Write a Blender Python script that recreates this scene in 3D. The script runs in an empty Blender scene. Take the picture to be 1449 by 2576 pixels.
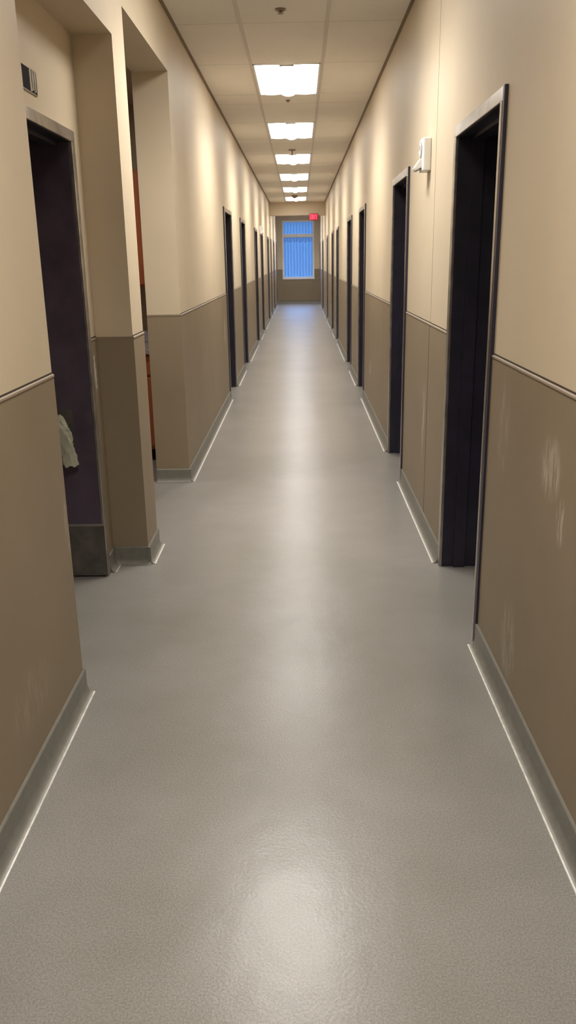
import bpy, math, random
from mathutils import Matrix, Vector
random.seed(4)
SC = bpy.context.scene
COL = SC.collection

# ------------------------------------------------------------------ camera
YAW, PITCH, ROLL, FPX = -0.01878, 0.29713, -0.016949, 2076.9
cy_, sy_, cp_, sp_ = math.cos(YAW), math.sin(YAW), math.cos(PITCH), math.sin(PITCH)
fw = Vector((sy_*cp_, cy_*cp_, -sp_)); rt0 = Vector((cy_, -sy_, 0)); up0 = rt0.cross(fw)
rt = math.cos(ROLL)*rt0 + math.sin(ROLL)*up0
up = -math.sin(ROLL)*rt0 + math.cos(ROLL)*up0
cam = bpy.data.cameras.new('camera'); co = bpy.data.objects.new('camera', cam); COL.objects.link(co)
cam.sensor_fit = 'VERTICAL'; cam.sensor_height = 24.0; cam.lens = 24.0*FPX/2576
cam.clip_start = 0.02; cam.clip_end = 200
m = Matrix((rt, up, -fw)).transposed().to_4x4(); m.translation = Vector((0, 0, 1.6))
co.matrix_world = m
SC.camera = co
cam.dof.use_dof = True; cam.dof.focus_distance = 3.2; cam.dof.aperture_fstop = 5.6

# ------------------------------------------------------------------ light and exposure
SKY = (0.095, 0.235, 0.52); SKY_POWER = 0.74
LAMP_POWER = 25.0; PANEL_GLOW = 7.0; LAMP_COLOR = (1.0, 0.95, 0.88); KITCHEN_FILL_POWER = 11.0
SC.view_settings.view_transform = 'Standard'; SC.view_settings.look = 'None'
SC.view_settings.gamma = 1.0; SC.view_settings.use_curve_mapping = False
SC.view_settings.exposure = 0.42
w = bpy.data.worlds.new('dusk_sky'); SC.world = w; w.use_nodes = True
wn = w.node_tree; bg = wn.nodes['Background']
tc = wn.nodes.new('ShaderNodeTexCoord'); sx = wn.nodes.new('ShaderNodeSeparateXYZ'); rp = wn.nodes.new('ShaderNodeValToRGB')
wn.links.new(tc.outputs['Generated'], sx.inputs[0]); wn.links.new(sx.outputs['Z'], rp.inputs[0]); wn.links.new(rp.outputs[0], bg.inputs[0])
rp.color_ramp.elements[0].position = 0.0; rp.color_ramp.elements[0].color = (SKY[0]*1.05, SKY[1], SKY[2], 1)
rp.color_ramp.elements[1].position = 0.14; rp.color_ramp.elements[1].color = (SKY[0], SKY[1], SKY[2], 1)
e_ = rp.color_ramp.elements.new(0.45); e_.color = (SKY[0]*17, SKY[1]*18, SKY[2]*19, 1)
bg.inputs[1].default_value = SKY_POWER

# ------------------------------------------------------------------ dimensions
XL, XR = -0.86, 0.745          # corridor wall faces
ZC = 3.155                     # ceiling
WZ = 1.235                     # wainscot top
BZ = 0.10                      # cove base top
YB, YE = -4.0, 32.4            # back and end wall
YBEAM = 25.1; ZH1 = 2.61; ZH2 = 2.80
XA = -1.05                     # alcove back wall

# ------------------------------------------------------------------ materials
def mat(name):
    mt = bpy.data.materials.new(name); mt.use_nodes = True
    nt = mt.node_tree; return mt, nt, nt.nodes['Principled BSDF']
def N(nt, t, **k):
    n = nt.nodes.new(t)
    for a, b in k.items():
        if a.startswith('i_'): n.inputs[int(a[2:]) if a[2:].isdigit() else a[2:]].default_value = b
        else: setattr(n, a, b)
    return n
def noise(nt, scale, detail=3, rough=.55, vec=None):
    n = N(nt, 'ShaderNodeTexNoise'); n.inputs['Scale'].default_value = scale
    n.inputs['Detail'].default_value = detail; n.inputs['Roughness'].default_value = rough
    if vec: nt.links.new(vec, n.inputs['Vector'])
    return n
def ramp(nt, src, stops):
    r = N(nt, 'ShaderNodeValToRGB'); e = r.color_ramp.elements
    while len(e) < len(stops): e.new(0.5)
    for k, (p, c) in enumerate(stops):
        e[k].position = p; e[k].color = (*c, 1) if len(c) == 3 else c
    nt.links.new(src, r.inputs[0]); return r
def coord(nt, scale=(1, 1, 1)):
    t = N(nt, 'ShaderNodeTexCoord'); mp = N(nt, 'ShaderNodeMapping'); mp.inputs['Scale'].default_value = scale
    nt.links.new(t.outputs['Object'], mp.inputs[0]); return mp.outputs[0]
def bump(nt, b, src, strength, dist=.002):
    n = N(nt, 'ShaderNodeBump'); n.inputs['Strength'].default_value = strength; n.inputs['Distance'].default_value = dist
    nt.links.new(src, n.inputs['Height']); nt.links.new(n.outputs[0], b.inputs['Normal']); return n
def mix(nt, f, a, b):
    n = N(nt, 'ShaderNodeMix', data_type='RGBA')
    for s, v in ((0, f), (6, a), (7, b)):
        if hasattr(v, 'is_linked') or hasattr(v, 'links'): nt.links.new(v, n.inputs[s])
        else: n.inputs[s].default_value = v if s == 0 else (*v, 1)
    return n.outputs[2]
def mathn(nt, op, a, b=0.0, clamp=False):
    n = N(nt, 'ShaderNodeMath', operation=op); n.use_clamp = clamp
    for s, v in ((0, a), (1, b)):
        if hasattr(v, 'links'): nt.links.new(v, n.inputs[s])
        else: n.inputs[s].default_value = v
    return n.outputs[0]
def plain(name, c, rough=.5, metal=0.0, var=.06, scale=6, bmp=0.0, bscale=200, coat=0.0, spec=.5):
    mt, nt, b = mat(name)
    v = coord(nt); n = noise(nt, scale, 4, .6, v)
    r = ramp(nt, n.outputs[0], [(.3, tuple(x*(1-var) for x in c)), (.7, tuple(min(1, x*(1+var)) for x in c))])
    nt.links.new(r.outputs[0], b.inputs['Base Color'])
    b.inputs['Roughness'].default_value = rough; b.inputs['Metallic'].default_value = metal
    b.inputs['Specular IOR Level'].default_value = spec
    b.inputs['Coat Weight'].default_value = coat
    if bmp:
        bn = noise(nt, bscale, 2, .5, v); bump(nt, b, bn.outputs[0], bmp, .001)
    return mt

def scuffed_streaked(name, c, rough, spots, var=.05, mark_col=(.62, .55, .46)):
    """paint with a roller texture and a few chalky rub marks and pale streaks (x?, y, z, ry, rz, strength)"""
    mt, nt, b = mat(name)
    v = coord(nt); n = noise(nt, 2.2, 5, .6, v)
    r = ramp(nt, n.outputs[0], [(.3, tuple(x*(1-var) for x in c)), (.7, tuple(x*(1+var) for x in c))])
    out = r.outputs[0]
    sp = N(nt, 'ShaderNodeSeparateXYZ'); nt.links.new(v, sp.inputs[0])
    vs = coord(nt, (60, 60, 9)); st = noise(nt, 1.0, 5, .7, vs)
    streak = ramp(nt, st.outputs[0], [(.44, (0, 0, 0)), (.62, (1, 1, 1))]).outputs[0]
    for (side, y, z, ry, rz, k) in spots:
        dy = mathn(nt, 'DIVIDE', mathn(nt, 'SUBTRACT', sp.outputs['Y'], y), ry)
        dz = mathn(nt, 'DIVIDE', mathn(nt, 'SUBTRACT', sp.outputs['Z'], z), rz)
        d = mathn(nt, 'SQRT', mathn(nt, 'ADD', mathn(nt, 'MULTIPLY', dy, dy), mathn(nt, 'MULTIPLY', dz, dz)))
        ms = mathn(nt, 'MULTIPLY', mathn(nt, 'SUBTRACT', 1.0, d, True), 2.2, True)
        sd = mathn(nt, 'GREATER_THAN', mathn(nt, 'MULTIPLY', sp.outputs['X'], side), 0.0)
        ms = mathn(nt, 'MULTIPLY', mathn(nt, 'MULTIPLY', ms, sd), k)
        out = mix(nt, mathn(nt, 'MULTIPLY', ms, streak, True), out, mark_col)
    nt.links.new(out, b.inputs['Base Color'])
    b.inputs['Roughness'].default_value = rough
    bn = noise(nt, 260, 2, .5, v); bump(nt, b, bn.outputs[0], .12, .001)
    return mt

M = {}
M['wall'] = scuffed_streaked('cream_wall_paint', (.58, .487, .352), .55, [(-1, 4.20, 1.05, .02, .12, 1.0)], var=.03)
M['wains'] = scuffed_streaked('taupe_wall_panel', (.245, .190, .124), .50,
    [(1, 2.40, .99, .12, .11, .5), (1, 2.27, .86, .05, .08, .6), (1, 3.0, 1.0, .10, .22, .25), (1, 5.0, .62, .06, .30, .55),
     (1, 8.95, .47, .10, .10, .9), (-1, 9.5, .85, .10, .20, .8), (-1, 2.86, .70, .06, .14, .5), (1, 13.0, .7, .12, .3, .5),  # leading pair: pale streaked patches
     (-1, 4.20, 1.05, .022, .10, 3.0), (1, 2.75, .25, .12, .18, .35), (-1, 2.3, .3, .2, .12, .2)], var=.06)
M['cap'] = plain('taupe_cap_edge', (.25, .195, .14), .55)
M['seam_shadow'] = plain('dark_seam_and_shadow', (.05, .035, .022), .8)
M['seam'] = plain('panel_seam', (.36, .29, .19), .7)
M['base'] = plain('grey_cove_base', (.170, .162, .138), .38, var=.12, scale=25, bmp=.2, bscale=160)
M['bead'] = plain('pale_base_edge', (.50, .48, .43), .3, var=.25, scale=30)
M['frame'] = plain('zinc_door_frame', (.42, .39, .36), .30, .8, var=.28, scale=9)
M['reveal'] = plain('navy_black_steel_paint', (.022, .019, .034), .42, 0, var=.3, scale=4)
M['leaf'] = plain('aubergine_black_door', (.024, .016, .019), .45, 0, var=.3, scale=3)
M['leaf_l'] = plain('aubergine_door', (.075, .057, .078), .22, 0, var=.3, scale=3)
M['kick'] = plain('scuffed_kick_plate', (.15, .135, .12), .38, .6, var=.25, scale=12)
M['steel'] = plain('brushed_steel', (.6, .57, .53), .2, .9, var=.1, scale=30)
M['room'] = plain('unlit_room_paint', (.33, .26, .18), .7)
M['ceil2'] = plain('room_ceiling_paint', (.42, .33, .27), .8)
M['soffit'] = plain('cream_soffit_paint', (.50, .39, .28), .65)
M['white'] = plain('white_plastic', (.74, .72, .68), .35, var=.02)
M['grey_lens'] = plain('grey_lens', (.42, .43, .43), .15, var=.05)
M['dark'] = plain('dark_plastic_and_hole', (.012, .009, .010), .85, spec=.15)
M['red'] = plain('red_gasket', (.22, .01, .01), .5)
M['winframe'] = plain('white_window_frame', (.82, .82, .82), .4)
M['counter'] = plain('grey_laminate', (.36, .33, .36), .3, var=.12, scale=60)
M['sprink'] = plain('bronze_sprinkler', (.30, .20, .15), .4, .5)

# wood for the kitchenette
mt, nt, b = mat('cherry_cabinet_wood')
v = coord(nt, (14, 14, 1.6)); n = noise(nt, 1.0, 6, .6, v)
r = ramp(nt, n.outputs[0], [(.3, (.28, .065, .020)), (.7, (.44, .125, .045))])
nt.links.new(r.outputs[0], b.inputs['Base Color']); b.inputs['Roughness'].default_value = .4; M['wood'] = mt

# acoustic tile
mt, nt, b = mat('ceiling_tile')
v = coord(nt); n1 = noise(nt, 140, 3, .7, v); n2 = noise(nt, 1.5, 3, .5, v)
r1 = ramp(nt, n1.outputs[0], [(.35, (.78, .73, .66)), (.55, (.86, .81, .745))])
r2 = ramp(nt, n2.outputs[0], [(.3, (.93, .93, .93)), (.7, (1, 1, 1))])
mx = N(nt, 'ShaderNodeMix', data_type='RGBA', blend_type='MULTIPLY'); mx.inputs[0].default_value = 1
nt.links.new(r1.outputs[0], mx.inputs[6]); nt.links.new(r2.outputs[0], mx.inputs[7])
nt.links.new(mx.outputs[2], b.inputs['Base Color']); b.inputs['Roughness'].default_value = .9
bump(nt, b, n1.outputs[0], .3, .002); M['tile'] = mt
M['tbar'] = plain('ceiling_grid_bar', (.60, .54, .47), .5, var=.04)
M['angle'] = plain('ceiling_edge_angle', (.20, .14, .09), .6)

# epoxy floor: broadcast-quartz speckle, orange-peel and slow waviness
mt, nt, b = mat('grey_epoxy_floor')
v = coord(nt)
n1 = noise(nt, 200, 1, .5, v); n2 = noise(nt, 1.3, 5, .6, v); n3 = noise(nt, 5, 2, .5, v); n4 = noise(nt, 100, 1, .5, v)
r1 = ramp(nt, n1.outputs[0], [(.34, (.190, .180, .165)), (.5, (.228, .217, .200)), (.66, (.270, .259, .241))])
r2 = ramp(nt, n2.outputs[0], [(.32, (.84, .84, .80)), (.68, (1.06, 1.05, 1.06))])
mx = N(nt, 'ShaderNodeMix', data_type='RGBA', blend_type='MULTIPLY'); mx.inputs[0].default_value = 1
nt.links.new(r1.outputs[0], mx.inputs[6]); nt.links.new(r2.outputs[0], mx.inputs[7])
nt.links.new(mx.outputs[2], b.inputs['Base Color'])
b.inputs['Roughness'].default_value = .29
bA = N(nt, 'ShaderNodeBump'); bA.inputs['Strength'].default_value = .45; bA.inputs['Distance'].default_value = .0007
nt.links.new(n4.outputs[0], bA.inputs['Height'])
bB = N(nt, 'ShaderNodeBump'); bB.inputs['Strength'].default_value = .5; bB.inputs['Distance'].default_value = .004
nt.links.new(n3.outputs[0], bB.inputs['Height']); nt.links.new(bA.outputs[0], bB.inputs['Normal'])
nt.links.new(bB.outputs[0], b.inputs['Normal'])
b.inputs['Specular IOR Level'].default_value = .5
M['floor'] = mt

def emis(name, c, s):
    mt = bpy.data.materials.new(name); mt.use_nodes = True; nt = mt.node_tree
    b = nt.nodes['Principled BSDF']; b.inputs['Base Color'].default_value = (*[min(1, x) for x in c], 1)
    b.inputs['Emission Color'].default_value = (*c, 1); b.inputs['Emission Strength'].default_value = s
    return mt
M['panel'] = emis('lit_diffuser', (1, .96, .90), PANEL_GLOW)
M['exit_red'] = emis('lit_red_letters', (1.0, .05, .10), 2.2)
M['exit_face'] = emis('lit_red_face', (.5, .012, .03), .40)

# clear pane, and the ribbed blue-tinted film on it
mt, nt, b = mat('window_glass')
b.inputs['Base Color'].default_value = (.9, .95, 1, 1); b.inputs['Roughness'].default_value = .02
b.inputs['Transmission Weight'].default_value = 1; b.inputs['IOR'].default_value = 1.05; M['glass'] = mt
mt = bpy.data.materials.new('ribbed_film'); mt.use_nodes = True; nt = mt.node_tree
nt.nodes.remove(nt.nodes['Principled BSDF']); outn = nt.nodes['Material Output']
v = coord(nt); sp = N(nt, 'ShaderNodeSeparateXYZ'); nt.links.new(v, sp.inputs[0])
wob = noise(nt, 3, 3, .6, v)
s1 = mathn(nt, 'ADD', mathn(nt, 'MULTIPLY', sp.outputs['X'], 2*math.pi/.112), mathn(nt, 'MULTIPLY', wob.outputs[0], 2.2))
rib = mathn(nt, 'POWER', mathn(nt, 'ADD', mathn(nt, 'MULTIPLY', mathn(nt, 'SINE', s1), .5), .5), 4.0)
grain = noise(nt, 26, 4, .8, v)
k = mathn(nt, 'ADD', mathn(nt, 'MULTIPLY', rib, .18), mathn(nt, 'MULTIPLY', grain.outputs[0], .12), True)
tr = N(nt, 'ShaderNodeBsdfTransparent'); tl = N(nt, 'ShaderNodeBsdfTranslucent'); df = N(nt, 'ShaderNodeBsdfDiffuse')
tr.inputs[0].default_value = (.95, .97, 1, 1); tl.inputs[0].default_value = (.75, .9, 1, 1); df.inputs[0].default_value = (.75, .9, 1, 1)
ad = N(nt, 'ShaderNodeMixShader'); ad.inputs[0].default_value = .5
nt.links.new(tl.outputs[0], ad.inputs[1]); nt.links.new(df.outputs[0], ad.inputs[2])
ms = N(nt, 'ShaderNodeMixShader'); nt.links.new(k, ms.inputs[0]); nt.links.new(tr.outputs[0], ms.inputs[1]); nt.links.new(ad.outputs[0], ms.inputs[2])
nt.links.new(ms.outputs[0], outn.inputs[0]); M['film'] = mt
mt, nt, b = mat('clear_wrinkled_plastic')
b.inputs['Base Color'].default_value = (.56, .56, .43, 1); b.inputs['Roughness'].default_value = .12
b.inputs['Alpha'].default_value = .55; b.inputs['Specular IOR Level'].default_value = .9; M['plastic'] = mt

M['tab'] = plain('blue_tab', (.12, .15, .42), .7); M['tab'].node_tree.nodes['Principled BSDF'].inputs['Alpha'].default_value = .5

# ------------------------------------------------------------------ mesh helpers
class MB:
    def __init__(s): s.v = []; s.f = []
    def box(s, x0, x1, y0, y1, z0, z1):
        x0, x1 = sorted((x0, x1)); y0, y1 = sorted((y0, y1)); z0, z1 = sorted((z0, z1)); k = len(s.v)
        s.v += [(x, y, z) for z in (z0, z1) for y in (y0, y1) for x in (x0, x1)]
        s.f += [tuple(k+i for i in q) for q in ((0, 2, 3, 1), (4, 5, 7, 6), (0, 1, 5, 4), (2, 6, 7, 3), (0, 4, 6, 2), (1, 3, 7, 5))]
        return s
    def prism(s, prof, a0, a1, axis='y'):
        """closed profile (p,q) swept along an axis; y: (x,z); x: (y,z); z: (x,y)"""
        k = len(s.v); n = len(prof)
        for a in (a0, a1):
            for p, q in prof:
                s.v.append((p, a, q) if axis == 'y' else (a, p, q) if axis == 'x' else (p, q, a))
        s.f += [(k+i, k+(i+1) % n, k+n+(i+1) % n, k+n+i) for i in range(n)]
        s.f += [tuple(k+i for i in reversed(range(n))), tuple(k+n+i for i in range(n))]
        return s
    def lathe(s, prof, c, axis='z', seg=28):
        """profile (r, h) turned about an axis through c"""
        k = len(s.v); n = len(prof)
        for j in range(seg):
            t = 2*math.pi*j/seg; ca, sa = math.cos(t), math.sin(t)
            for r, h in prof:
                p = (r*ca, r*sa, h) if axis == 'z' else (h, r*ca, r*sa) if axis == 'x' else (r*ca, h, r*sa)
                s.v.append(tuple(p[i]+c[i] for i in range(3)))
        for j in range(seg):
            j2 = (j+1) % seg
            for i in range(n-1): s.f.append((k+j*n+i, k+j2*n+i, k+j2*n+i+1, k+j*n+i+1))
        s.f.append(tuple(k+j*n for j in range(seg))); s.f.append(tuple(k+j*n+n-1 for j in range(seg)))
        return s
    def tube(s, pts, r, seg=8):
        pts = [Vector(p) for p in pts]; k = len(s.v)
        for i, p in enumerate(pts):
            d = (pts[min(i+1, len(pts)-1)]-pts[max(i-1, 0)]).normalized()
            a = d.orthogonal().normalized(); b_ = d.cross(a)
            if i and False: pass
            for j in range(seg):
                t = 2*math.pi*j/seg; s.v.append(tuple(p+a*math.cos(t)*r+b_*math.sin(t)*r))
        for i in range(len(pts)-1):
            for j in range(seg):
                j2 = (j+1) % seg; s.f.append((k+i*seg+j, k+i*seg+j2, k+(i+1)*seg+j2, k+(i+1)*seg+j))
        s.f.append(tuple(k+j for j in range(seg))); s.f.append(tuple(k+(len(pts)-1)*seg+j for j in range(seg)))
        return s
    def build(s, name, m, parent=None, kind=None, bevel=0.0, smooth=False, origin=None):
        me = bpy.data.meshes.new(name)
        o0 = Vector(origin) if origin else Vector((0, 0, 0))
        me.from_pydata([tuple(Vector(q)-o0) for q in s.v], [], s.f); me.update()
        import bmesh
        bm = bmesh.new(); bm.from_mesh(me); bmesh.ops.recalc_face_normals(bm, faces=bm.faces); bm.to_mesh(me); bm.free()
        o = bpy.data.objects.new(name, me); COL.objects.link(o); me.materials.append(M[m] if isinstance(m, str) else m)
        o.location = o0
        if parent: o.parent = parent
        if kind: o['kind'] = kind
        if bevel:
            bv = o.modifiers.new('bevel', 'BEVEL'); bv.width = bevel; bv.segments = 2; bv.limit_method = 'ANGLE'
        if smooth:
            for p in me.polygons: p.use_smooth = True
            try: me.set_sharp_from_angle(angle=math.radians(40))
            except Exception: pass
        return o
def empty(name, loc=(0, 0, 0), label=None, cat=None, group=None, kind=None):
    o = bpy.data.objects.new(name, None); COL.objects.link(o); o.location = loc; o.empty_display_size = .1
    return tag(o, label, cat, group, kind)
def tag(o, label=None, cat=None, group=None, kind=None):
    for kk, vv in (('label', label), ('category', cat), ('group', group), ('kind', kind)):
        if vv: o[kk] = vv
    return o
def struct(o, label, cat): return tag(o, label, cat, kind='structure')

# ------------------------------------------------------------------ floor and ceiling
struct(MB().box(-3.6, 3.6, YB-.2, YE+.2, -.12, 0).build('floor', 'floor'), 'speckled grey glossy epoxy floor running down the whole corridor', 'floor')
cl = MB().box(-3.6, 3.6, YB-.2, YE+.2, ZC+.02, ZC+.14).build('ceiling', 'tile')
struct(cl, 'beige acoustic tile ceiling over the corridor', 'ceiling')
GX0, GX1 = -0.392, 0.205
LY = [0.6, 4.22] + [7.66+3.09*k for k in range(0, 8)]            # near edge of every fixture
LLEN = 1.34
tiles, bars = MB(), MB()
# cross bars: both ends of each fixture and the middle of the gap between fixtures
cross = sorted([y for l in LY for y in (l, l+LLEN)] + [l-1.24 for l in LY])
def clipb(y0, y1, f):
    f(max(y0, YB), min(y1, YE))
ycur = YB
edges = [YB]+[c for c in cross if YB < c < YE]+[YE]
for a, c in zip(edges[:-1], edges[1:]):
    lit = any(abs(a-l) < .01 for l in LY) or (a == YB and False)
    for (x0, x1, mid) in ((XL, GX0, 0), (GX0, GX1, 1), (GX1, XR, 0)):
        if mid and lit: continue
        tiles.box(x0, x1, a, c, ZC+.0032, ZC+.0195)
for x in (GX0, GX1): bars.box(x-.012, x+.012, YB, YE, ZC-.001, ZC+.0038)
for c in edges[1:-1]: bars.box(XL, XR, c-.004, c+.004, ZC+.0025, ZC+.0036)
tiles.build('tile_field', 'tile', cl); bars.build('grid_bars', 'tbar', cl)
eb = MB().box(XL, XL+.022, YB, YE, ZC-.003, ZC+.004).box(XR-.022, XR, YB, YE, ZC-.003, ZC+.004)
eb.build('edge_angle', 'angle', cl)

# ------------------------------------------------------------------ doors in plan
DW, DH = .90, 2.13             # clear opening; the frame face adds 5 cm
FW = .05
RD = [(3.24, 4.24), (5.96, 6.96), (9.80, 10.82), (12.32, 13.5), (16.5, 17.5), (19.0, 20.1), (22.77, 23.75), (27.2, 28.5), (31.2, 32.1)]
LD = [(9.86, 10.94), (12.54, 13.6), (16.4, 17.45), (19.0, 20.1), (22.8, 23.9), (25.35, 26.1), (27.9, 28.9), (31.2, 32.1)]
ordn = ['nearest', 'second', 'third', 'fourth', 'fifth', 'sixth', 'seventh', 'eighth', 'ninth', 'tenth']
TR = .20; TL = .24             # wall thickness

def wall_side(name, xin, xout, spans, doors, zt, label, par=None):
    """one long wall cut by door openings; wainscot, cap and painted shadow line as its parts"""
    s = 1 if xin > 0 else -1
    wl, wa, cp, gr = MB(), MB(), MB(), MB()
    for y0, y1 in spans:
        cur = y0
        ds = [d for d in doors if y0 <= d[0] and d[1] <= y1]
        pieces = []
        for d0, d1 in ds: pieces.append((cur, d0)); wl.box(xin, xout, d0, d1, DH+FW-.005, zt); cur = d1
        pieces.append((cur, y1))
        for a, c in pieces:
            wl.box(xin, xout, a, c, 0, zt)
            e0 = .004 if (a == y0 and a > YB+.1) else 0; e1 = .004 if (c == y1 and c < YE-.1) else 0
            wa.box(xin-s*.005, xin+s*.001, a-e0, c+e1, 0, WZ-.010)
            cp.prism([(xin-s*.0055, WZ-.011), (xin-s*.008, WZ-.009), (xin-s*.007, WZ-.003), (xin-s*.003, WZ), (xin+s*.001, WZ), (xin+s*.001, WZ-.011)], a-e0, c+e1)
            gr.box(xin-s*.0012, xin+s*.001, a, c, WZ, WZ+.006)  # thin dark strip: the shadow line above the cap, painted
    o = wl.build(name, 'wall'); struct(o, label, 'wall')
    wa.build('wainscot', 'wains', o); cp.build('wainscot_cap', 'cap', o); gr.build('painted_shadow_line', 'seam_shadow', o)
    return o

wr = wall_side('wall_right', XR, XR+TR, [(YB, YE)], RD, ZC+.02, 'right corridor wall, cream above a taupe lower panel, with nine dark doorways')
MB().box(XR-.0012, XR+.001, 4.857, 4.860, WZ, ZC).build('panel_seam', 'seam', wr)
MB().box(XR-.0058, XR-.004, 4.856, 4.863, BZ, WZ-.011).build('panel_seam', 'seam_shadow', wr)
wlf = wall_side('wall_left', XL, XL-TL, [(6.05, YE)], LD, ZC+.02, 'left corridor wall beyond the kitchenette opening, cream above taupe')

# near left wall, alcove, pillar, headers
nl = MB().box(XL, XA-.15, YB, 2.85, 0, ZC+.02).build('wall_left', 'wall'); struct(nl, 'nearest left wall section, ending in a sharp corner before the alcove', 'wall')
def skin(parent, x, y0, y1, face=-1, zt=WZ):
    """wainscot on an x-facing plane (face = +1: looks towards +x)"""
    f = face
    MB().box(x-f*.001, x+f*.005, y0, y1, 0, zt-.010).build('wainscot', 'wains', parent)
    MB().prism([(x-f*.001, zt-.011), (x+f*.0055, zt-.011), (x+f*.008, zt-.009), (x+f*.007, zt-.003), (x+f*.003, zt), (x-f*.001, zt)], y0, y1).build('wainscot_cap', 'cap', parent)
    MB().box(x-f*.001, x+f*.0012, y0, y1, zt, zt+.006).build('painted_shadow_line', 'seam_shadow', parent)  # shadow above the cap, painted as a dark strip
def skin_y(parent, y, x0, x1):
    """wainscot on a plane that looks back to the camera (-y)"""
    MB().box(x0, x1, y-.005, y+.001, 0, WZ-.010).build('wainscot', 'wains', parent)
    MB().box(x0, x1, y-.007, y+.001, WZ-.011, WZ).build('wainscot_cap', 'wains', parent)
skin(nl, XL, YB, 2.853, 1)
ab = MB().box(XA, XA-.15, 2.85, 3.10, 0, ZH1+.3).box(XA, XA-.15, 3.10, 4.14, DH+FW-.005, ZH1+.3).box(XA, XA-.15, 4.14, 4.40, 0, ZH1+.3).build('wall_alcove', 'wall')
struct(ab, 'recessed cream wall of the left alcove around its dark door', 'wall')
pp = MB(); prf = []
for k in range(12):
    z = .985+.165*k/11; prf.append((4.196+.006*math.sin(k*1.7)-.0006*k, z))
for k in reversed(range(12)):
    z = .985+.165*k/11; prf.append((4.214+.005*math.sin(k*2.3+1)-.0006*k-.006*(k > 6), z))
pp.prism(prf, XA+.0055, XA+.0072, axis='x').build('bare_plaster_patch', 'bead', ab)
skin(ab, XA, 4.14, 4.29, 1); skin(ab, XA, 2.85, 3.10, 1)
pl = MB().box(XL, XA-.15, 4.29, 4.58, 0, ZC+.02).build('wall_pillar', 'wall'); struct(pl, 'narrow wall pier between the alcove and the kitchenette opening', 'wall')
skin(pl, XL, 4.286, 4.583, 1); skin_y(pl, 4.29, XA, XL+.004)
MB().box(XL, XA-.001, 4.58-.001, 4.585, 0, WZ-.010).build('wainscot', 'wains', pl)
skin_y(wlf, 6.05, XL-TL, XL+.004)
h1 = MB().box(XL, XA-.15, 2.85, 4.29, ZH1, ZC+.02).build('wall_header', 'wall'); struct(h1, 'cream header wall above the left alcove', 'wall')
h2 = MB().box(XL, XL-TL, 4.58, 6.05, ZH2, ZC+.02).build('wall_header', 'wall'); struct(h2, 'cream header wall above the kitchenette opening', 'wall')
# beam across, end wall, back wall
bmz = MB().box(XL, XR, YBEAM, YBEAM+.35, ZH2, ZC+.003).build('trim_1', 'wall'); struct(bmz, 'cream beam crossing the far corridor ceiling behind the exit sign', 'beam')
WX0, WX1, WZ0, WZ1 = -.655, .535, .90, 2.97
ew = MB().box(XL-TL, WX0, YE, YE+.2, 0, ZC+.02).box(WX1, XR+TR, YE, YE+.2, 0, ZC+.02).box(WX0, WX1, YE, YE+.2, 0, WZ0).box(WX0, WX1, YE, YE+.2, WZ1, ZC+.02).build('wall_end', 'wall')
struct(ew, 'far end wall with the tall blue window', 'wall')
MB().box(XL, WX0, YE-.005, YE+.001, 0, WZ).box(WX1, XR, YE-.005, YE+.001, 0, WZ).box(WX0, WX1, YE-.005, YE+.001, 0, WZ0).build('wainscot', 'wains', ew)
struct(MB().box(XL-TL, XR+TR, YB-.2, YB, 0, ZC+.02).build('wall_back', 'wall'), 'plain wall closing the corridor behind the viewer', 'wall')

# rooms behind the walls: outer shell and partitions, all unlit
rs = MB().box(3.4, 3.6, YB-.2, YE+.2, 0, ZC+.02).box(-3.6, -3.4, YB-.2, YE+.2, 0, ZC+.02)
rs.box(XR+TR, 3.4, YE, YE+.2, 0, ZC+.02).box(-3.4, XL-TL, YE, YE+.2, 0, ZC+.02).box(XR+TR, 3.4, YB-.2, YB, 0, ZC+.02).box(-3.4, XL-TL, YB-.2, YB, 0, ZC+.02)
for y in (2.0, 5.1, 8.4, 11.6, 15.0, 18.2, 21.5, 25.5, 30.0): rs.box(XR+TR, 3.4, y, y+.1, 0, ZC+.02)
for y in (2.3, 4.42, 7.38, 11.7, 15.0, 18.2, 21.4, 24.6, 30.0): rs.box(XL-TL if y > 5 else XA-.15, -3.4, y, y+.1, 0, ZC+.02)
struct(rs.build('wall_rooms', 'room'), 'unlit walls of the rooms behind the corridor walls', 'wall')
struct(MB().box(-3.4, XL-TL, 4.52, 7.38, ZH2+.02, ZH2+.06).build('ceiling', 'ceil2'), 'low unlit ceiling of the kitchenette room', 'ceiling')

# ------------------------------------------------------------------ cove base
def cove_profile(x, f, h=BZ):
    r = .035; t = .009
    p = [(x-f*.001, h), (x+f*t*.6, h), (x+f*t, h-.004), (x+f*t, r)]
    for k in range(1, 7):
        a = k/6*math.pi/2; p.append((x+f*(t+r*.75*(1-math.cos(a))), r*(1-math.sin(a))+.0012))
    p += [(x-f*.001, .0012)]
    return p
def base_run(name, x, f, y0, y1, label):
    o = MB().prism(cove_profile(x, f), y0, y1).build(name, 'base', smooth=True); struct(o, label, 'baseboard')
    t = .009+.035*.75
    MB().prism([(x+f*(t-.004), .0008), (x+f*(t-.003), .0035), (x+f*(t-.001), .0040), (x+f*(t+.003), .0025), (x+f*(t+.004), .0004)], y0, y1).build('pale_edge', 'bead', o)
    return o
def base_runs(name, x, f, y0, y1, doors, word):
    cur = y0; k = 0; runs = []
    for d0, d1 in [d for d in doors if d[0] > y0]+[(y1, y1)]:
        if d0-cur > .03: runs.append((cur, d0))
        cur = d1
    for k, (a, c) in enumerate(runs):
        base_run(name, x, f, a, c, f'grey cove base on the {word} wall, {ordn[min(k,9)]} stretch counted from the camera')
base_runs('baseboard_right', XR-.005, -1, YB, YE-.03, RD, 'right')
base_run('baseboard_left', XL+.005, 1, YB, 2.862, 'grey cove base under the nearest left wall section')
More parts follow.
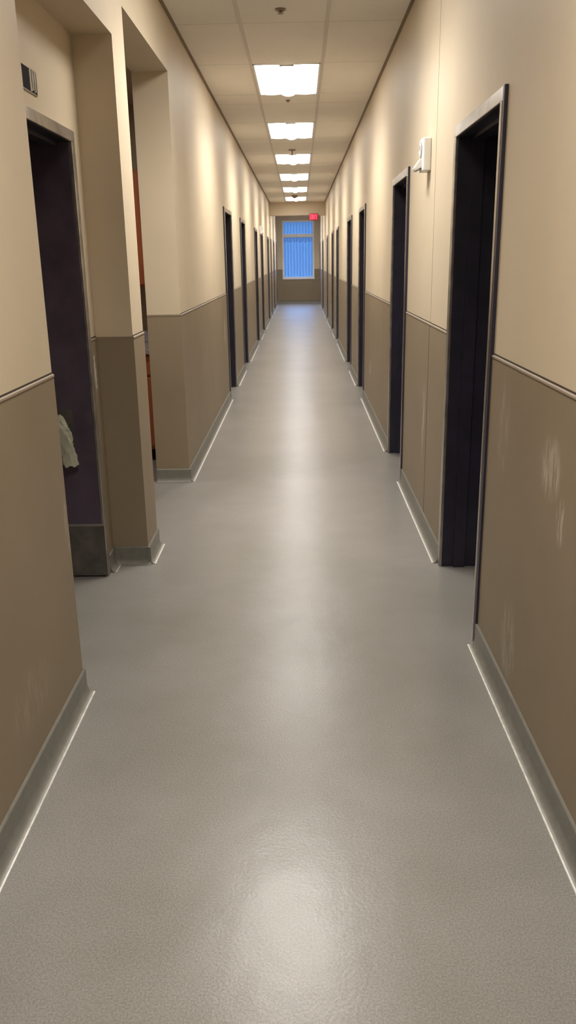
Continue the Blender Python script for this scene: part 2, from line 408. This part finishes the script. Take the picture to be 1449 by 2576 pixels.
base_runs('baseboard_left', XL+.005, 1, 6.04, YE-.03, LD, 'far left')
def base_face(name, y, x0, x1, label):
    pr = [(y+(q-0)*-1, z) for q, z in [(p[0], p[1]) for p in cove_profile(0, 1)]]
    o = MB().prism(pr, x0, x1, axis='x').build(name, 'base', smooth=True); struct(o, label, 'baseboard'); return o
base_run('baseboard_pillar', XL+.005, 1, 4.27, 4.60, 'grey cove base on the corridor side of the left pier')
base_face('baseboard_pillar', 4.285, XA+.005, XL+.02, 'grey cove base on the face of the left pier that looks at the camera')
base_run('baseboard_alcove', XA+.005, 1, 4.145, 4.285, 'short grey cove base between the alcove door and the pier')
base_face('baseboard_left', 6.045, XL-TL, XL+.02, 'grey cove base on the wall end beside the kitchenette opening')
base_face('baseboard_end', YE-.005, XL+.03, XR-.03, 'grey cove base below the far window')

# ------------------------------------------------------------------ doorways
dn = 0
def doorway(xface, side, y0, y1, thick, label, stop=True):
    """side=+1: right wall, room lies towards +x. Frame with rabbet, leaf swung 90 degrees into the room on the far jamb"""
    global dn; dn += 1
    s = side; t = .014; xo = xface-s*t; xi = xface+s*(thick+t)
    root = empty(f'door_{dn}', (xface, (y0+y1)/2, 0), label, 'door', kind='structure')
    R0 = Vector((xface, (y0+y1)/2, 0))
    def part(mb, name, m, par=root, **kw):
        mb.v = [tuple(Vector(q)-R0) for q in mb.v]
        if par is not root: pass
        return mb.build(name, m, par, **kw)
    f = FW
    # face trims on the corridor side (zinc), three lengths mitred into one U
    d = .016
    part(MB().box(xo, xo+s*d, y0+.022, y1, DH, DH+f), 'head_face', 'frame', bevel=.003)
    part(MB().box(xo, xo+s*d, y0+.022, y0+f-.014, 0, DH).box(xo, xo+s*d, y0, y0+.022, 0, DH+f), 'jamb_face', 'reveal', bevel=.002)
    part(MB().box(xo, xo+s*d, y1-f, y1, 0, DH), 'jamb_face', 'frame', bevel=.003)
    # reveals: dark painted jambs and head with a stop
    for nm, a, c in (('jamb', y0+.002, y0+f), ('jamb', y1-f, y1-.002)):
        j = MB().box(xo+s*d, xi, a, c, 0, DH+f-.002)
        st = .045
        if nm and a < (y0+y1)/2: j.box(xface+s*.06, xface+s*.12, c, c+.016, 0, DH)
        elif stop: j.box(xface+s*.06, xface+s*.12, a-.016, a, 0, DH)
        part(j, nm, 'reveal')
    h = MB().box(xo+s*d, xi, y0+f, y1-f, DH, DH+f-.002).box(xface+s*.06, xface+s*.12, y0+f, y1-f, DH-.016, DH)
    part(h, 'head', 'reveal')
    # rounded return edge that catches the light on the near jamb
    part(MB().box(xo-s*.003, xo+s*.030, y0+f-.014, y0+f+.003, 0, DH), 'frame_edge', 'steel', bevel=.004)
    return root, part
def open_leaf(root, part, xface, s, y1, thick, m, w=.88):
    xa = xface+s*(thick+.004); yh = y1-FW-.052
    lf = part(MB().box(xa, xa+s*w, yh, yh+.044, .008, DH-.005), 'door_leaf', m, bevel=.002)
    hg = MB()
    for z in (.25, 1.05, 1.85): hg.lathe([(.007, -.05), (.007, .05)], (xa-s*.004, yh+.05, z), 'z', 10)
    part(hg, 'hinge', 'steel')
    for fy, nm in ((yh-.001, -1), (yh+.045, 1)):
        k = MB().lathe([(.026, 0), (.026, nm*.008), (.010, nm*.012), (.010, nm*.045)], (xa+s*(w-.07), fy, 1.0), 'y', 16)
        k.box(xa+s*(w-.07)+s*.01, xa+s*(w-.07)-s*.11, fy+nm*.038, fy+nm*.052, .991, 1.009)
        part(k, 'lever_handle', 'steel')
    return lf
side_word = {1: 'right', -1: 'left'}
for k, (a, c) in enumerate(RD):
    lab = (f'{ordn[k]} dark doorway from the camera along the right wall, grey steel frame' if k else
           'nearest dark open doorway on the right wall, with polished grey steel frame')
    root, part = doorway(XR, 1, a, c, TR, lab)
    open_leaf(root, part, XR, 1, c, TR, 'leaf')
for k, (a, c) in enumerate(LD):
    lab = (f'{ordn[k]} dark doorway past the kitchenette opening along the left wall, grey steel frame' if k else
           'first tall dark doorway past the kitchenette opening on the left wall')
    root, part = doorway(XL, -1, a, c, TL, lab)
    open_leaf(root, part, XL, -1, c, TL, 'leaf')

# alcove door: leaf swung inside its frame, kick plate and lever wrapped in plastic
root, part = doorway(XA, -1, 3.10, 4.14, .15, 'wide aubergine door in the left alcove with kick plate and plastic-wrapped lever', stop=False)
yl = 4.085
lf = part(MB().box(XA-.002, XA-.88, yl, yl+.005, .012, DH-.002), 'door_leaf', 'leaf_l', bevel=.001)
part(MB().box(XA+.012, XA-.86, yl-.004, yl, .010, .285), 'kick_plate', 'kick', bevel=.001)
part(MB().box(XA+.012, XA-.86, yl-.006, yl, .285, .297), 'kick_plate_edge', 'frame', bevel=.001)
lev = MB().lathe([(.027, 0), (.027, -.008), (.011, -.012), (.011, -.05)], (XA-.16, yl-.001, .80), 'y', 18)
lev.tube([(XA-.16, yl-.048, .80), (XA-.15, yl-.055, .795), (XA-.12, yl-.056, .77), (XA-.105, yl-.052, .72), (XA-.115, yl-.05, .70)], .009)
part(lev, 'lever_handle', 'steel', smooth=True)
# wrinkled film over the lever
wrap = MB(); nu, nv = 22, 26
for j in range(nv+1):
    t = j/nv; z = .875-.255*t
    cx = XA-.172+.052*t; ww = .028+.040*math.sin(math.pi*min(1, t*1.15)**.8 if t < .87 else math.pi*.5)*1.0
    ww = .020+.024*math.sin(math.pi*(t**.7))+.020*t
    for i in range(nu):
        a = 2*math.pi*i/nu
        wr_ = 1+.16*math.sin(3*a+7*t)+.11*math.sin(7*a-11*t)+.07*random.uniform(-1, 1)
        wrap.v.append((cx+math.cos(a)*ww*wr_*.9, yl-.045+math.sin(a)*.026*wr_, z+.006*math.sin(5*a+2*t)))
for j in range(nv):
    for i in range(nu):
        i2 = (i+1) % nu; wrap.f.append((j*nu+i, j*nu+i2, (j+1)*nu+i2, (j+1)*nu+i))
wrap.f.append(tuple(range(nu))); wrap.f.append(tuple(nv*nu+i for i in range(nu)))
part(wrap, 'plastic_wrap', 'plastic', smooth=True)
part(MB().box(XA-.10, XA-.20, yl-.0015, yl, .64, .90), 'lock_plate', 'kick')

# ------------------------------------------------------------------ box with torn cover above the alcove door
jb = empty('junction_box', (XA, 3.57, 2.28), 'open dark junction box with bent metal strips above the alcove door', 'junction box')
def rel(mb, o):
    mb.v = [tuple(Vector(q)-o.location) for q in mb.v]; return mb
rel(MB().box(XA-.001, XA+.004, 3.43, 3.640, 2.243, 2.325), jb).build('opening', 'dark', jb)  # flat dark plate, the hole's inner shade put into its colour
rm = MB().box(XA, XA+.006, 3.640, 3.644, 2.240, 2.328).box(XA, XA+.006, 3.43, 3.644, 2.240, 2.243).box(XA, XA+.006, 3.43, 3.644, 2.325, 2.328).box(XA, XA+.006, 3.427, 3.430, 2.240, 2.328)
rel(rm, jb).build('rim', 'frame', jb)
for k in range(6):
    y = 3.560+.014*k
    st = MB().prism([(XA+.004, y), (XA+.008+.002*(k % 2), y+.001), (XA+.009, y+.005), (XA+.004, y+.004)], 2.245+.004*(k % 3), 2.324-.003*(k % 2), axis='z')
    rel(st, jb).build('metal_strip', 'frame' if k % 2 else 'steel', jb)

# ------------------------------------------------------------------ kitchenette seen through the second opening
CX0, CX1 = -2.7, -1.12
bc = empty('base_cabinet', (-1.9, 7.05, 0), 'cherry wood base cabinet under the grey worktop in the kitchenette', 'cabinet')
rel(MB().box(CX0, CX1, 6.74, 7.375, .10, .885), bc).build('body', 'wood', bc)
rel(MB().box(CX0, CX1, 6.82, 7.30, .001, .10), bc).build('toe_kick', 'dark', bc)
for k in range(3):
    a = CX1-.03-k*.52
    d = rel(MB().box(a-.50, a, 6.72, 6.74, .13, .70), bc).build('door', 'wood', bc, bevel=.004)
    MB().box(a-.47+1.9, a-.458+1.9, 6.695-7.05, 6.72-7.05, .56, .66).build('handle', 'steel', d)
    d = rel(MB().box(a-.50, a, 6.72, 6.74, .72, .87), bc).build('drawer', 'wood', bc, bevel=.004)
    MB().box(a-.31+1.9, a-.19+1.9, 6.695-7.05, 6.72-7.05, .79, .80).build('handle', 'steel', d)
ct = MB().box(CX0, CX1+.01, 6.69, 7.378, .886, .925).box(CX0, CX1+.01, 7.355, 7.378, .925, 1.02).build('countertop', 'counter', bevel=.006)
tag(ct, 'grey laminate worktop on the cherry base cabinet in the kitchenette', 'countertop')
wc = empty('wall_cabinet', (-1.9, 7.2, 1.41), 'cherry wood wall cabinet above the grey kitchenette worktop', 'cabinet')
rel(MB().box(CX0, CX1, 7.05, 7.378, 1.40, 2.30), wc).build('body', 'wood', wc)
for k in range(3):
    a = CX1-.01-k*.52
    d = rel(MB().box(a-.50, a, 7.03, 7.05, 1.42, 2.28), wc).build('door', 'wood', wc, bevel=.004)
    MB().box(a-.47+1.9, a-.458+1.9, 7.005-7.2, 7.03-7.2, 1.47-1.41, 1.57-1.41).build('handle', 'steel', d)

kl = empty('ceiling_light', (-2.1, 5.9, ZH2+.02), 'added unseen square fill lamp under the kitchenette ceiling, behind the left wall', 'ceiling light')  # fill lamp added out of sight to brighten the kitchenette cabinets
MB().box(-.15, .15, -.15, .15, -.03, 0).build('housing', 'white', kl)
MB().box(-.13, .13, -.13, .13, -.034, -.03).build('diffuser', 'panel', kl)
L = bpy.data.lights.new('kitchen_fill', 'AREA'); L.shape = 'SQUARE'; L.size = .26; L.energy = KITCHEN_FILL_POWER; L.color = LAMP_COLOR
o = bpy.data.objects.new('kitchen_fill', L); COL.objects.link(o); o.parent = kl; o.location = (0, 0, -.037)

# ------------------------------------------------------------------ troffers
def troffer():
    r = empty('ceiling_light', (0, 0, 0))
    xw = (GX1-GX0)/2-.012; yl_ = LLEN/2-.012; b = .016
    fr = MB().box(-xw, xw, -yl_, -yl_+b, -.004, .012).box(-xw, xw, yl_-b, yl_, -.004, .012).box(-xw, -xw+b, -yl_, yl_, -.004, .012).box(xw-b, xw, -yl_, yl_, -.004, .012)
    fr.build('frame', 'white', r)
    for s in (-1, 1):
        pr = [(s*(xw-b), .004)]
        for k in range(9):
            t = k/8; pr.append((s*((xw-b)*(1-t)+.055*t), .004-.012*math.sin(math.pi*t)))
        pr += [(s*.055, .014), (s*(xw-b), .014)]
        MB().prism(pr, -yl_+b, yl_-b).build('lens_wing', 'panel', r)
    pr = [(-.055, .010)]+[(.055*math.cos(math.pi-math.pi*k/10), -.004-.020*math.sin(math.pi*k/10)) for k in range(11)]+[(.055, .010)]
    c = MB().prism(pr, -yl_+b+.004, yl_-b-.004).build('centre_basket', 'panel', r)
    for s in (-1, 1):
        MB().box(-.060, .060, s*(yl_-b-.010), s*(yl_-b), -.014, .006).build('end_cap', 'white', c)
    return r
def lamp(parent):
    L = bpy.data.lights.new('tube_light', 'AREA'); L.shape = 'RECTANGLE'; L.size = GX1-GX0-.08; L.size_y = LLEN-.08
    L.energy = LAMP_POWER; L.color = LAMP_COLOR; L.spread = math.radians(128)
    o = bpy.data.objects.new('tube_light', L); COL.objects.link(o); o.parent = parent; o.location = (0, 0, -.030); return o
proto = troffer()
seen = {8: 'nearest', 0: ''}
vis = [k for k, l in enumerate(LY) if 7 < l < 24]
for k, l in enumerate(LY):
    if l+LLEN > YE or abs(l-YBEAM) < .01: continue
    if l < YBEAM < l+LLEN: continue
    if proto is not None: o = proto; proto = None; src = o
    else:
        o = src.copy(); COL.objects.link(o)
        for ch in src.children:
            if ch.type == 'LIGHT': continue
            c = ch.copy(); COL.objects.link(c); c.parent = o
            for g in ch.children:
                q = g.copy(); COL.objects.link(q); q.parent = c
    o.location = ((GX0+GX1)/2, l+LLEN/2, ZC)
    if k in vis: lab = f'lit white rectangular ceiling light, {["largest and nearest", "second", "third", "fourth", "fifth", "farthest before the beam"][min(vis.index(k), 5)]} in the row'
    elif l > 24: lab = f'lit white ceiling light beyond the beam, {"before" if l < 28 else "beside"} the far window'
    else: lab = f'lit white ceiling light above the frame, {["straight overhead", "just ahead of the viewer"][k % 2]}'
    tag(o, lab, 'ceiling light', 'ceiling lights down the corridor')
lights = [o for o in COL.objects if o.name.startswith('ceiling_light') and o is not kl]
for o in lights: lamp(o)

# ------------------------------------------------------------------ sprinklers
def sprinkler(x, y, label, drop=.03, dia=.04):
    r = empty('sprinkler', (x, y, ZC), label, 'sprinkler', 'ceiling sprinklers')
    MB().lathe([(.001, 0), (dia, 0), (dia, -.004), (dia*.7, -.010), (dia*.35, -.012)], (0, 0, 0), 'z', 24).build('escutcheon', 'sprink', r, smooth=True)
    MB().lathe([(.010, -.008), (.010, -drop*.6), (.006, -drop)], (0, 0, 0), 'z', 12).build('body', 'sprink', r)
    MB().lathe([(.001, -drop), (dia*.55, -drop-.001), (dia*.55, -drop-.004), (.001, -drop-.006)], (0, 0, 0), 'z', 16).build('deflector', 'sprink', r)
    return r
sprinkler(-.108, 6.10, 'small round sprinkler in the ceiling tile before the nearest light', .02, .036)
sprinkler(-.105, 9.32, 'flush sprinkler behind the nearest ceiling light', .012, .022)
sprinkler(-.098, 13.35, 'brown hanging sprinkler in front of the third ceiling light', .075, .055)
# smoke detector before the last light
sd = empty('smoke_detector', (-.118, 22.5, ZC), 'dark domed detector on a thin stem before the farthest ceiling light', 'smoke detector')
MB().lathe([(.001, 0), (.075, 0), (.075, -.02), (.055, -.055), (.02, -.075), (.001, -.078)], (0, 0, 0), 'z', 28).build('dome', 'sprink', sd, smooth=True)
MB().lathe([(.008, -.07), (.008, -.17), (.002, -.18)], (0, 0, 0), 'z', 10).build('stem', 'sprink', sd)

# ------------------------------------------------------------------ strobe alarms
def strobe(x, s, y, z, label, w=.125, h=.165):
    """s=+1 on the right wall (looks towards -x)"""
    r = empty('strobe_alarm', (x, y, z), label, 'alarm strobe', 'white alarm strobes on the corridor walls')
    body = MB().prism([(0, -w/2+.004), (-s*.042, -w/2), (-s*.050, -w/2+.010), (-s*.050, w/2-.010), (-s*.042, w/2), (0, w/2-.004)], 0, h, axis='z')
    body.build('housing', 'white', r, bevel=.008)
    g = MB().lathe([(.040, 0), (.046, -s*.006), (.036, -s*.009), (.001, -s*.006)], (-s*.048, 0, h*.66), 'x', 28); g.build('horn_grille', 'grey_lens', r, smooth=True)
    bez = MB().prism([(-s*.048, h*.12), (-s*.085, h*.02), (-s*.092, h*.10), (-s*.060, h*.36), (-s*.048, h*.40)], -w*.32, w*.32); 
    bez.v = [(p[0], p[1], p[2]) for p in bez.v]; bez.build('strobe_reflector', 'white', r, bevel=.003)
    ln = MB().prism([(-s*.050, h*.06), (-s*.074, h*.01), (-s*.080, h*.05), (-s*.052, h*.20)], -w*.22, w*.22); ln.build('strobe_lens', 'grey_lens', r)
    return r
strobe(XR, 1, 5.10, 2.065, 'white horn strobe on the right wall above the gap between the nearest two doors', .14, .175)
strobe(XL, -1, 18.75, 2.13, 'small white strobe on the far left wall between the third and fourth doors')

# ------------------------------------------------------------------ exit sign on the beam
ex = empty('exit_sign', (.405, YBEAM-.045, 2.745), 'red lit exit sign hung from the beam before the far window', 'exit sign')
MB().box(-.125, .125, -.022, .022, -.09, .09).build('housing', 'dark', ex, bevel=.004)
MB().box(-.119, .119, -.026, -.022, -.084, .084).build('face_panel', 'exit_face', ex)
MB().box(-.05, .05, .022, .045, .055, .088).build('mounting_bracket', 'white', ex)
lt = {}
def strokes(ch, x, m_):
    W_, H_, T = .040, .118, .014; y0, y1 = -.030, -.026
    def bar(a, b_, t=T):
        a, b_ = Vector(a), Vector(b_); d = (b_-a); L = d.length; d.normalize(); n = Vector((-d.y, d.x))*t/2
        q = [a-n, b_-n, b_+n, a+n]; kk = len(m_.v)
        m_.v += [(p.x+x, yy, p.y-H_/2) for yy in (y0, y1) for p in q]
        m_.f += [tuple(kk+i for i in f) for f in ((0, 1, 2, 3), (7, 6, 5, 4), (0, 4, 5, 1), (1, 5, 6, 2), (2, 6, 7, 3), (3, 7, 4, 0))]
    if ch == 'E':
        bar((T/2, 0), (T/2, H_)); bar((0, T/2), (W_, T/2)); bar((0, H_/2), (W_*.85, H_/2)); bar((0, H_-T/2), (W_, H_-T/2))
    if ch == 'X': bar((0, 0), (W_, H_)); bar((W_, 0), (0, H_))
    if ch == 'I': bar((W_/2, 0), (W_/2, H_))
    if ch == 'T': bar((W_/2, 0), (W_/2, H_)); bar((0, H_-T/2), (W_, H_-T/2))
for ch, x in zip('EXIT', (-.102, -.050, -.004, .052)):
    m_ = MB(); strokes(ch, x if ch != 'I' else x, m_); m_.build('letter_'+ch.lower(), 'exit_red', ex)

# ------------------------------------------------------------------ end window
wn_ = empty('window_1', ((WX0+WX1)/2, YE, WZ0), 'tall two-part window with ribbed blue dusk panes in the far end wall', 'window', kind='structure')
O = Vector(wn_.location)
def wp(mb, name, m, par=wn_, **kw):
    mb.v = [tuple(Vector(q)-O) for q in mb.v]; return mb.build(name, m, par, **kw)
f = .055
fr = MB().box(WX0, WX0+f, YE+.02, YE+.09, WZ0, WZ1).box(WX1-f, WX1, YE+.02, YE+.09, WZ0, WZ1).box(WX0+f, WX1-f, YE+.02, YE+.09, WZ0, WZ0+f).box(WX0+f, WX1-f, YE+.02, YE+.09, WZ1-f, WZ1)
wp(fr, 'window_frame', 'winframe')
wp(MB().box(WX0+f, WX1-f, YE+.015, YE+.09, 2.375, 2.49), 'mullion', 'winframe')
wp(MB().box(WX0-.01, WX1+.02, YE-.03, YE+.05, WZ0-.03, WZ0), 'window_sill', 'winframe', bevel=.004)
for a, c in ((WZ0+f, 2.375), (2.49, WZ1-f)):
    g = wp(MB().box(WX0+f, WX1-f, YE+.055, YE+.061, a, c), 'pane', 'glass')
    wp(MB().box(WX0+f, WX1-f, YE+.0485, YE+.050, a, c), 'ribbed_film', 'film')
# gathered dark tabs hanging at the head of the lower pane
for k in range(17):
    x = WX0+f+.03+k*(WX1-WX0-2*f-.06)/16
    wp(MB().box(x-.012, x+.012, YE+.035, YE+.040, 2.375-.19+.02*(k % 3), 2.375), 'hanging_tab', M['tab'] if k == 0 else bpy.data.materials['blue_tab'])
bpy.context.view_layer.update()
